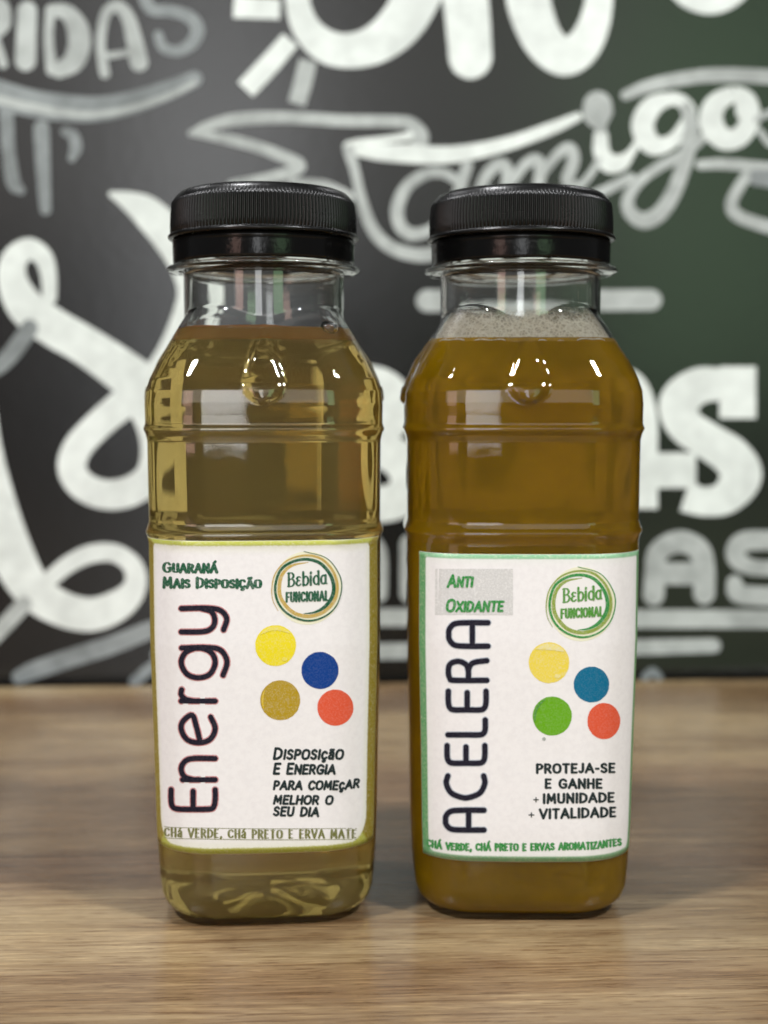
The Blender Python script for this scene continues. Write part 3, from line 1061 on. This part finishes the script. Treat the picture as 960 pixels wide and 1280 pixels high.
def label_surface(z0, z1, s0, s1, lift, nx=120, ny=56):
    """sheet of paper wrapped on the outside of the bottle front; s = millimetres along the section from its front centre"""
    th = np.linspace(-math.pi / 2 - 1.35, -math.pi / 2 + 1.35, 900)
    V, U = [], []
    zc, sc = (z0 + z1) / 2, (s0 + s1) / 2
    for j in range(ny + 1):
        z = z0 + (z1 - z0) * j / ny
        r = section(th, z) + lift
        x, y = r * np.cos(th), r * np.sin(th)
        s = np.concatenate([[0], np.cumsum(np.hypot(np.diff(x), np.diff(y)))])
        s -= np.interp(0, x, s)
        s *= 24.0 / float(np.interp(z, ZT, WW))
        for i in range(nx + 1):
            q = s0 + (s1 - s0) * i / nx
            V.append((float(np.interp(q, s, x)) / 1000, float(np.interp(q, s, y)) / 1000, zmap(z) / 1000))
            U.append((q - sc, z - zc))
    F = []
    for j in range(ny):
        for i in range(nx):
            a = j * (nx + 1) + i
            F.append((a, a + 1, a + nx + 2, a + nx + 1))
    return V, F, U


def make_bottle(x, y, rot, wide, label, liquid, liq_name, level, lab):
    root = bpy.data.objects.new("juice_bottle", None)
    COL.objects.link(root)
    root.location = (x, y, 0.0006)
    root.rotation_euler = (0, 0, rot)
    root.scale = (wide, 1, 1)
    root["label"] = label
    root["category"] = "bottle"
    mesh_obj("clear_bottle_shell", BV, BF, PET, root, smooth=True)
    cap = mesh_obj("screw_cap", MB[0], MB[1], CAPM, root, smooth=True)
    cap.scale = (1 / wide, 1, 1)
    cap.rotation_euler = (0, 0, rot * 9 + 0.4)
    mesh_obj("tamper_band", MBAND[0], MBAND[1], BANDM, cap, smooth=True)
    lv, lf_ = liquid_mesh(level)
    lq = mesh_obj("liquid", lv, lf_, liquid, root, smooth=True)
    lq["label"] = liq_name
    V, F, U = label_surface(*lab['box'], 0.12)
    # paper thickness: a rim folded back to the bottle
    n0 = len(V)
    nx, ny = 120, 56
    border = [j for j in range(nx + 1)] + [j * (nx + 1) + nx for j in range(1, ny + 1)] + \
             [ny * (nx + 1) + i for i in range(nx - 1, -1, -1)] + [j * (nx + 1) for j in range(ny - 1, 0, -1)]
    V2, _, _ = label_surface(*lab['box'], 0.02)
    add = [V2[i] for i in border]
    F2 = list(F)
    m = len(border)
    for i in range(m):
        F2.append((border[i], n0 + i, n0 + (i + 1) % m, border[(i + 1) % m]))
    lo = mesh_obj("paper_label", V + add, F2, lab['mat'], root, smooth=False, uvs=U + [U[i] for i in border])
    lo.data.polygons.foreach_set("use_smooth", [i < len(F) for i in range(len(F2))])
    M = Matrix.Translation(root.location) @ Matrix.Rotation(rot, 4, 'Z') @ Matrix.Diagonal((wide, 1, 1, 1))
    tree = BVHTree.FromPolygons([M @ Vector(v) for v in V], F)
    Mi = M.inverted()
    o = Vector((0, 0, CAM_H))

    def put(name, P, mat, label=None, lay0=0):
        pts = []
        for (px, py), l in zip(P.V, P.lay):
            d = cam_ray(px, py).normalized()
            loc, nor, idx, dist = tree.ray_cast(o, d)
            if loc is None:
                pt = o + d * 0.26
                loc, nor, idx, dist = tree.find_nearest(pt)
            if nor.dot(d) > 0:
                nor = -nor
            pts.append(Mi @ (loc + nor * (0.00002 + 0.000003 * l + 0.000038 * (lay0 > 0) * (0.4 + 0.6 * lay0))))
        ob = mesh_obj(name, pts, P.F, mat, lo)
        if label:
            ob["label"] = label
        return ob
    return root, lo, put, M


NAVY = mat_ink("navy_ink", (0.007, 0.006, 0.018), 0.04)
HALO = mat_ink("reddish_ink_halo", (0.55, 0.22, 0.24), 0.5)
BLUEHALO = mat_ink("grey_ink_halo", (0.36, 0.40, 0.48), 0.5)
DGREEN = mat_ink("dark_green_ink", (0.0, 0.085, 0.035), 0.22)
GREEN = mat_ink("green_ink", (0.012, 0.24, 0.035), 0.25)
LGREEN = mat_ink("leaf_green_ink", (0.07, 0.27, 0.03), 0.2)
OLGREEN = mat_ink("olive_green_ink", (0.24, 0.33, 0.04), 0.3)
GOLD = mat_ink("gold_ink", (0.52, 0.36, 0.08), 0.3)
CREAM = mat_ink("cream_ink", (0.80, 0.80, 0.60), 0.3)
WHITE = mat_ink("white_ink", (0.80, 0.80, 0.79), 0.1)
OLIVE = mat_ink("olive_ink", (0.14, 0.15, 0.02), 0.35)
BLACK = mat_ink("black_green_ink", (0.004, 0.016, 0.018), 0.08)
GREYLINE = mat_ink("grey_ink", (0.32, 0.36, 0.34), 0.4)
SPECK = mat_ink("speckled_grey_ink", (0.60, 0.60, 0.60), 1.0)
YEL = mat_ink("yellow_ink", (0.80, 0.68, 0.010), 0.18)
YEL2 = mat_ink("pale_yellow_ink", (0.80, 0.64, 0.06), 0.35)
BLUE = mat_ink("blue_ink", (0.001, 0.045, 0.25), 0.05)
MUST = mat_ink("mustard_ink", (0.42, 0.28, 0.008), 0.2)
CORAL = mat_ink("coral_ink", (0.70, 0.095, 0.04), 0.10)
TEAL = mat_ink("teal_ink", (0.0, 0.14, 0.27), 0.06)
LIME = mat_ink("lime_ink", (0.13, 0.38, 0.008), 0.10)
GOLD2 = mat_ink("soft_gold_ink", (0.62, 0.44, 0.02), 0.2)
PALE2 = mat_ink("pale_straw_ink", (0.80, 0.70, 0.24), 0.6)
PALEY = mat_ink("pale_highlight_ink", (0.80, 0.70, 0.10), 0.3)


SPIRAL_A = [(430, 50, 7), (700, 130, 9), (850, 320, 12), (882, 500, 14), (820, 700, 16), (680, 830, 20), (480, 882, 24), (270, 820, 26), (130, 680, 28),
            (86, 490, 30), (140, 290, 32), (270, 185, 34), (450, 145, 36), (620, 190, 40), (740, 320, 42), (787, 470, 44), (765, 600, 46), (680, 715, 42),
            (560, 780, 26), (430, 797, 8)]
SPIRAL_B = [(120, 760, 7), (60, 640, 9), (46, 490, 12), (90, 310, 14), (230, 160, 18), (440, 98, 24), (640, 140, 28), (780, 290, 32), (830, 470, 36),
            (790, 650, 38), (660, 780, 40), (480, 828, 42), (300, 780, 44), (170, 640, 44), (135, 500, 44), (170, 330, 40), (290, 220, 30), (480, 182, 8)]


def badge(put, c, rx, ry, ring_b, ring_a, txt, bx, fx):
    P = Pieces(); P.disc(c, rx, ry, 8, 64, 0); put("badge_disc", P, CREAM)
    P = Pieces(); P.disc(c, rx * .79, ry * .80, 6, 64, 0); put("badge_centre", P, WHITE, None, 0.5)
    for nm, sp, mt in (("badge_ring", SPIRAL_B, ring_b), ("badge_ring", SPIRAL_A, ring_a)):
        P = Pieces()
        P.stroke(catmull([(c[0] + (x - 470) / 9.6 * rx / 43, c[1] + (y - 490) / 9.6 * ry / 45.8, w / 9.6) for x, y, w in sp], 7))
        put(nm, P, mt, None, 1 + (sp is SPIRAL_A) * .6)
    P = Pieces()
    text_line(P, "Bebida", bx[0], bx[1], [(bx[0], bx[2]), (bx[1], bx[3])], bx[4], w=2.2, pen=(2.8, 1.4), table=SER, gap=.14, cap='round')
    put("badge_word", P, txt, "badge word Bebida", 2.2)
    P = Pieces()
    text_line(P, "FUNCIONAL", fx[0], fx[1], [(fx[0], fx[2]), (fx[1], fx[3])], fx[4], w=2.6, pen=(2.8, 1.9), gap=.26, cap='round', uw=.72)
    put("badge_word", P, txt, "badge word FUNCIONAL", 2.2)


# ------------------------------------------------------------------ left bottle
LAB1 = dict(box=(12.6, 70.6, -29.0, 26.4))
W1 = LAB1['box'][3] - LAB1['box'][2]
H1 = LAB1['box'][1] - LAB1['box'][0]
LAB1['mat'] = mat_label("gold_edged_label_paper", W1, H1, 3.7, 1.0, 4.4, 1.0, (0.25, 0.19, 0.008), (0.40, 0.42, 0.06), (0.74, 0.76, 0.60, .5), 0.7)
LIQ1 = mat_liquid("clear_golden_tea", (0.93, 0.80, 0.34), 58.0, (0.92, 0.64, 0.15), 0.25)
b1, lab1, put1, M1 = make_bottle(-0.0245, 0.276, R(4.5), 1.01, "left bottle of clear golden tea with a yellow edged white label reading Energy",
                                 LIQ1, "clear golden tea", 110.9, LAB1)

P = Pieces(); text_line(P, "GUARANÁ", 204.5, 271, [(204, 715), (272, 715)], 11.5, .82, 2.6, pen=(4.3, 2.0), cap='round', serif=.06, gap=.30); put1("label_text", P, DGREEN, "green words GUARANÁ")
P = Pieces(); text_line(P, "MAIS DISPOSIÇÃO", 204.5, 326, [(204, 734), (326, 734.5)], 11.5, .82, 2.6, pen=(4.3, 2.0), cap='round', serif=.06, gap=.30); put1("label_text", P, DGREEN, "green words MAIS DISPOSIÇÃO")
badge(put1, (384, 735), 43, 45.8, GOLD, DGREEN, DGREEN, (359.5, 408.5, 733, 729.5, 16.5), (358, 410, 752, 750, 11))
for mt, w, lay, nm in ((HALO, 9.0, 0, "letter_halo"), (NAVY, 6.4, 1, "label_letter")):
    for ch, yb, yt in (('E', 1013.5, 986), ('n', 976.5, 946), ('e', 930, 891.5), ('r', 878, 861), ('g', 849, 806), ('y', 791.5, 759)):
        P = Pieces()
        tb = LOW[ch]
        vert_letter(P, tb, 269 if ch != 'y' else 268.5, 55, yb, yt, w)
        put1(nm, P, mt, ("dark letter %s of the upright word Energy" % ch) if lay else None, lay)
for c, r, mt, nm in (((344.5, 807), 25.6, YEL, "yellow"), ((400, 838), 23.2, BLUE, "blue"), ((350.3, 875.3), 25, MUST, "mustard"), ((419.2, 884.5), 22.6, CORAL, "coral red")):
    P = Pieces(); P.disc(c, r, r, 6, 48, 0, .008); put1("printed_dot", P, mt, nm + " dot")
P = Pieces(); P.crescent((344.5, 807), 24, 24, R(215), R(320), 5); P.disc((356, 824), 3.4, 2.4, 2, 16); put1("dot_highlight", P, PALEY, lay0=1)
P = Pieces(); P.crescent((350.3, 875.3), 23.5, 23.5, R(150), R(215), 2.6); put1("dot_highlight", P, GOLD2, lay0=1)
cz = dict(cap='round', shear=.16, gap=.26)
P = Pieces()
text_line(P, "DISPOSIçãO", 342, 428, [(340, 948.5), (428, 948.5)], 13, .84, 3.4, **cz)
put1("label_text", P, BLACK, "slanted word DISPOSIÇÃO")
P = Pieces(); text_line(P, "E ENERGIA", 342, 418, [(340, 967), (418, 967)], 12.3, .86, 3.4, **cz); put1("label_text", P, BLACK, "slanted words E ENERGIA")
P = Pieces(); text_line(P, "PARA COMEçAR", 342, 448, [(340, 986.5), (430, 986.5), (448, 983.5)], 9.8, 1, 3.1, **cz); put1("label_text", P, BLACK, "slanted words PARA COMEÇAR")
P = Pieces(); text_line(P, "MELHOR O", 342, 415, [(340, 1004.5), (415, 1005)], 9.8, 1, 3.1, **cz); put1("label_text", P, BLACK, "slanted words MELHOR O")
P = Pieces(); text_line(P, "SEU DIA", 342, 397.5, [(340, 1019), (398, 1020)], 10.2, 1, 3.1, **cz); put1("label_text", P, BLACK, "slanted words SEU DIA")
bl = [(205, 1044.5), (225, 1046), (330, 1047.5), (446, 1047)]
P = Pieces(); text_line(P, "CHá VERDE, CHá PRETO E ERVA MATE", 206, 445, bl, 9.6, 1, 2.0, pen=(2.8, 1.1), cap='round', serif=.12, gap=.36); put1("label_text", P, OLIVE, "olive line CHÁ VERDE, CHÁ PRETO E ERVA MATE")
P = Pieces()
for dy in (-11.5, 2.2):
    P.stroke(catmull([(a, b + dy, 0.8) for a, b in bl], 14), 'butt')
put1("label_rule", P, OLIVE)

# ------------------------------------------------------------------ right bottle
LAB2 = dict(box=(10.4, 67.7, -23.4, 27.8))
W2 = LAB2['box'][3] - LAB2['box'][2]
H2 = LAB2['box'][1] - LAB2['box'][0]
LAB2['mat'] = mat_label("green_edged_label_paper", W2, H2, 2.0, 0.95, 1.4, 0.5, (0.10, 0.30, 0.12), (0.20, 0.42, 0.24), (0.70, 0.76, 0.70, .3), 0.35)
LIQ2 = mat_liquid("cloudy_amber_tea", (0.78, 0.56, 0.05), 90.0, (0.71, 0.405, 0.005), 0.62)
b2, lab2, put2, M2 = make_bottle(0.0281, 0.2785, R(-1.0), 1.02, "right bottle of cloudy amber tea with a green edged white label reading ACELERA",
                                 LIQ2, "cloudy amber tea", 109.0, LAB2)
P = Pieces()
P.add([(544 + i * 8.1, 711 + j * 6.2 + (2 if j == 9 else 0)) for j in range(10) for i in range(13)],
      [(j * 13 + i, j * 13 + i + 1, (j + 1) * 13 + i + 1, (j + 1) * 13 + i) for j in range(9) for i in range(12)])
put2("grey_box", P, SPECK, "speckled grey box behind the words ANTI OXIDANTE")
P = Pieces(); text_line(P, "ANTI", 560, 590, [(558, 733.3), (591, 733)], 14, .82, 3.4, **cz); put2("label_text", P, GREEN, "green word ANTI", 1)
P = Pieces(); text_line(P, "OXIDANTE", 558, 628, [(557, 764), (628, 763.5)], 14, .82, 3.4, **cz); put2("label_text", P, GREEN, "green word OXIDANTE", 1)
badge(put2, (726.5, 755), 42.5, 46.5, OLGREEN, GREEN, LGREEN, (703.5, 752, 752.8, 748.5, 16.5), (701.5, 753, 772.5, 769.5, 10.8))
for mt, w, lay, nm in ((BLUEHALO, 8.6, 0, "letter_halo"), (NAVY, 6.4, 1, "label_letter")):
    for i, (ch, yb, yt, bx_, cw) in enumerate((('A', 1038.5, 1011.5, 605, 48), ('C', 998, 968, 606, 48), ('E', 955.5, 931, 606.5, 48), ('L', 920, 899, 607, 47),
                                               ('E', 889, 863, 608, 48), ('R', 852, 824, 608.5, 48), ('A', 809, 777, 610, 49))):
        P = Pieces()
        vert_letter(P, RND[ch], bx_, cw, yb, yt, w)
        pos = ("first", "", "first", "", "second", "", "last")[i]
        put2(nm, P, mt, ("%s letter %s of the upright word ACELERA" % (pos or "dark", ch)) if lay else None, lay)
for c, rx_, ry_, mt, nm in (((686.3, 828.3), 25.4, 25.6, YEL2, "pale yellow"), ((739.3, 855.6), 22.2, 22.4, TEAL, "teal"), ((690.3, 895), 24.5, 24.4, LIME, "lime green"), ((754.8, 901.3), 20.6, 22.7, CORAL, "coral red")):
    P = Pieces(); P.disc(c, rx_, ry_, 6, 48, 0, .008); put2("printed_dot", P, mt, nm + " dot")
P = Pieces(); P.crescent((686.3, 828.3), 24, 24, R(225), R(325), 8); P.disc((697, 845), 4, 2.6, 2, 16); put2("dot_highlight", P, PALE2, lay0=1)
P = Pieces(); P.crescent((690.3, 895), 23, 23, R(160), R(250), 3); put2("dot_highlight", P, LGREEN, lay0=1)
P = Pieces(); P.disc((680, 923.8), 2.3, 2.3, 2, 14); put2("ink_spot", P, GREYLINE)
bd = dict(cap='round', pen=(3.5, 2.8), gap=.29)
P = Pieces(); text_line(P, "PROTEJA-SE", 671, 768, [(670, 966), (768, 965)], 10.4, 1, 2.4, **bd); put2("label_text", P, BLACK, "bold word PROTEJA-SE")
P = Pieces(); text_line(P, "E GANHE", 682, 752, [(681, 984.7), (752, 984.7)], 10.4, 1, 2.4, **bd); put2("label_text", P, BLACK, "bold words E GANHE")
P = Pieces(); text_line(P, "IMUNIDADE", 679.5, 767, [(665, 1004), (767, 1001.8)], 10.6, 1, 2.4, **bd)
text_line(P, "+", 666, 674, [(665, 1004), (674, 1004)], 10.6, 1, 1.3, cap='butt'); put2("label_text", P, BLACK, "bold words + IMUNIDADE")
P = Pieces(); text_line(P, "VITALIDADE", 675, 769, [(660, 1023.3), (769, 1020.3)], 10.8, 1, 2.4, **bd)
text_line(P, "+", 660, 668.5, [(660, 1023), (670, 1023)], 10.6, 1, 1.3, cap='butt'); put2("label_text", P, BLACK, "bold words + VITALIDADE")
P = Pieces(); text_line(P, "CHÁ VERDE, CHÁ PRETO E ERVAS AROMATIZANTES", 534, 776, [(533, 1057), (548, 1060.5), (570, 1062.5), (655, 1062.8), (740, 1061), (776, 1056)], 7.8, 1, 1.9, pen=(3.0, 1.9), cap='round', gap=.30)
put2("label_text", P, GREEN, "green line CHÁ VERDE, CHÁ PRETO E ERVAS AROMATIZANTES")

# foam above the cloudy tea
rows = []
def fz(z, off):
    return ring(section(TH, z) - wall_thick(z) - off, z)
bm_r = random.Random(3)
jit = [bm_r.uniform(-.25, .25) for _ in range(NA)]
rag = np.array([0.22 * math.sin(5 * t) + 0.16 * math.sin(13 * t + 1) + 0.12 * math.sin(31 * t + 2) for t in TH])
rows.append([(x * 1.0, y * 1.0, z + rag[i] / 1000 - 0.0003) for i, (x, y, z) in enumerate(fz(108.9, -0.30))])
for z in np.arange(109.25, 115.9, 0.45):
    rows.append(fz(z, 0.05))
rows.append([(x * .93, y * .93, z + (jit[i] - .5) / 1000) for i, (x, y, z) in enumerate(rows[-1])])
rows.append([(x * .7, y * .7, z - 0.0012) for i, (x, y, z) in enumerate(rows[-1])])
fv, ff = loft(rows, False, True)
foam = mesh_obj("foam", fv, ff, mat_foam(), b2, smooth=True)
foam["kind"] = "stuff"


def mat_surface_band():  # brown tone imitates the reflection under the tea surface
    m, nt, out = new_mat("brown_surface_reflection")
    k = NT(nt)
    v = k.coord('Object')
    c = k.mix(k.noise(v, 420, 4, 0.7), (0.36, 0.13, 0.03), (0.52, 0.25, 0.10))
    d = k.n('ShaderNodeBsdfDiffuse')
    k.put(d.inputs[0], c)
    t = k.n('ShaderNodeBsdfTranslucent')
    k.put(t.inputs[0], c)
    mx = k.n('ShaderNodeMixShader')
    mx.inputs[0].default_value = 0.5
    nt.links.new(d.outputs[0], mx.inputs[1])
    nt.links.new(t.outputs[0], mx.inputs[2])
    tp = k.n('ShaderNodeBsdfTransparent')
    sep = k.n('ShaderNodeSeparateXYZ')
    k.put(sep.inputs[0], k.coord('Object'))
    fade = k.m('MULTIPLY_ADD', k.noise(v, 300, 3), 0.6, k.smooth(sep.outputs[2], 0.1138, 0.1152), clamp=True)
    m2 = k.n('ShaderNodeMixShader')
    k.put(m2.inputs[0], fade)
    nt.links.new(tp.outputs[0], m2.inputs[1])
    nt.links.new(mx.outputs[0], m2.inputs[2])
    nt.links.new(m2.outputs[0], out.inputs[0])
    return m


# added brown band imitating the tea surface's mirrored underside, deeper at the wall
fr = random.Random(5)
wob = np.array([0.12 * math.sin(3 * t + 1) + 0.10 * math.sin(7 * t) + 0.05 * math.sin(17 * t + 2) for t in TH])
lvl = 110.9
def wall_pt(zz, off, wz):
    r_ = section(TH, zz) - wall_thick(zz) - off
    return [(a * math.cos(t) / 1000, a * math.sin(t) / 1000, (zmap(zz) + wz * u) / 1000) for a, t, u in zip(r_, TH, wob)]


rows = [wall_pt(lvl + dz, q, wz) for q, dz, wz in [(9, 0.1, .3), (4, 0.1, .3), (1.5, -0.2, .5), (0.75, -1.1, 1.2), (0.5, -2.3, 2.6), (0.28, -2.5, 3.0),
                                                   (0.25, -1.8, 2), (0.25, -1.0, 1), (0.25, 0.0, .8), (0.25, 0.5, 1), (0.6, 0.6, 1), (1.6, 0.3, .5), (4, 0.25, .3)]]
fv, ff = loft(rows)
surface_band = mesh_obj("painted_surface_band", fv, ff, mat_surface_band(), b1, smooth=True)


def bubble(parent, name, center, r, thick=0.12):
    V, F = [], []
    nu, nv = 20, 10
    for s_, rad in ((1, r), (-1, r * (1 - thick))):
        b = len(V)
        for j in range(nv + 1):
            a = math.pi * j / nv
            for i in range(nu):
                t = 2 * math.pi * i / nu
                V.append((center[0] + rad * math.sin(a) * math.cos(t), center[1] + rad * math.sin(a) * math.sin(t), center[2] + rad * 0.75 * math.cos(a)))
        for j in range(nv):
            for i in range(nu):
                q = (b + j * nu + i, b + j * nu + (i + 1) % nu, b + (j + 1) * nu + (i + 1) % nu, b + (j + 1) * nu + i)
                F.append(q if s_ > 0 else q[::-1])
    return mesh_obj(name, V, F, PET, parent, smooth=True)


# the air bubble against the front wall of the clear tea, right of centre
bubble(b1, "air_bubble", (0.0125, -0.0140, 0.1168), 0.0019)
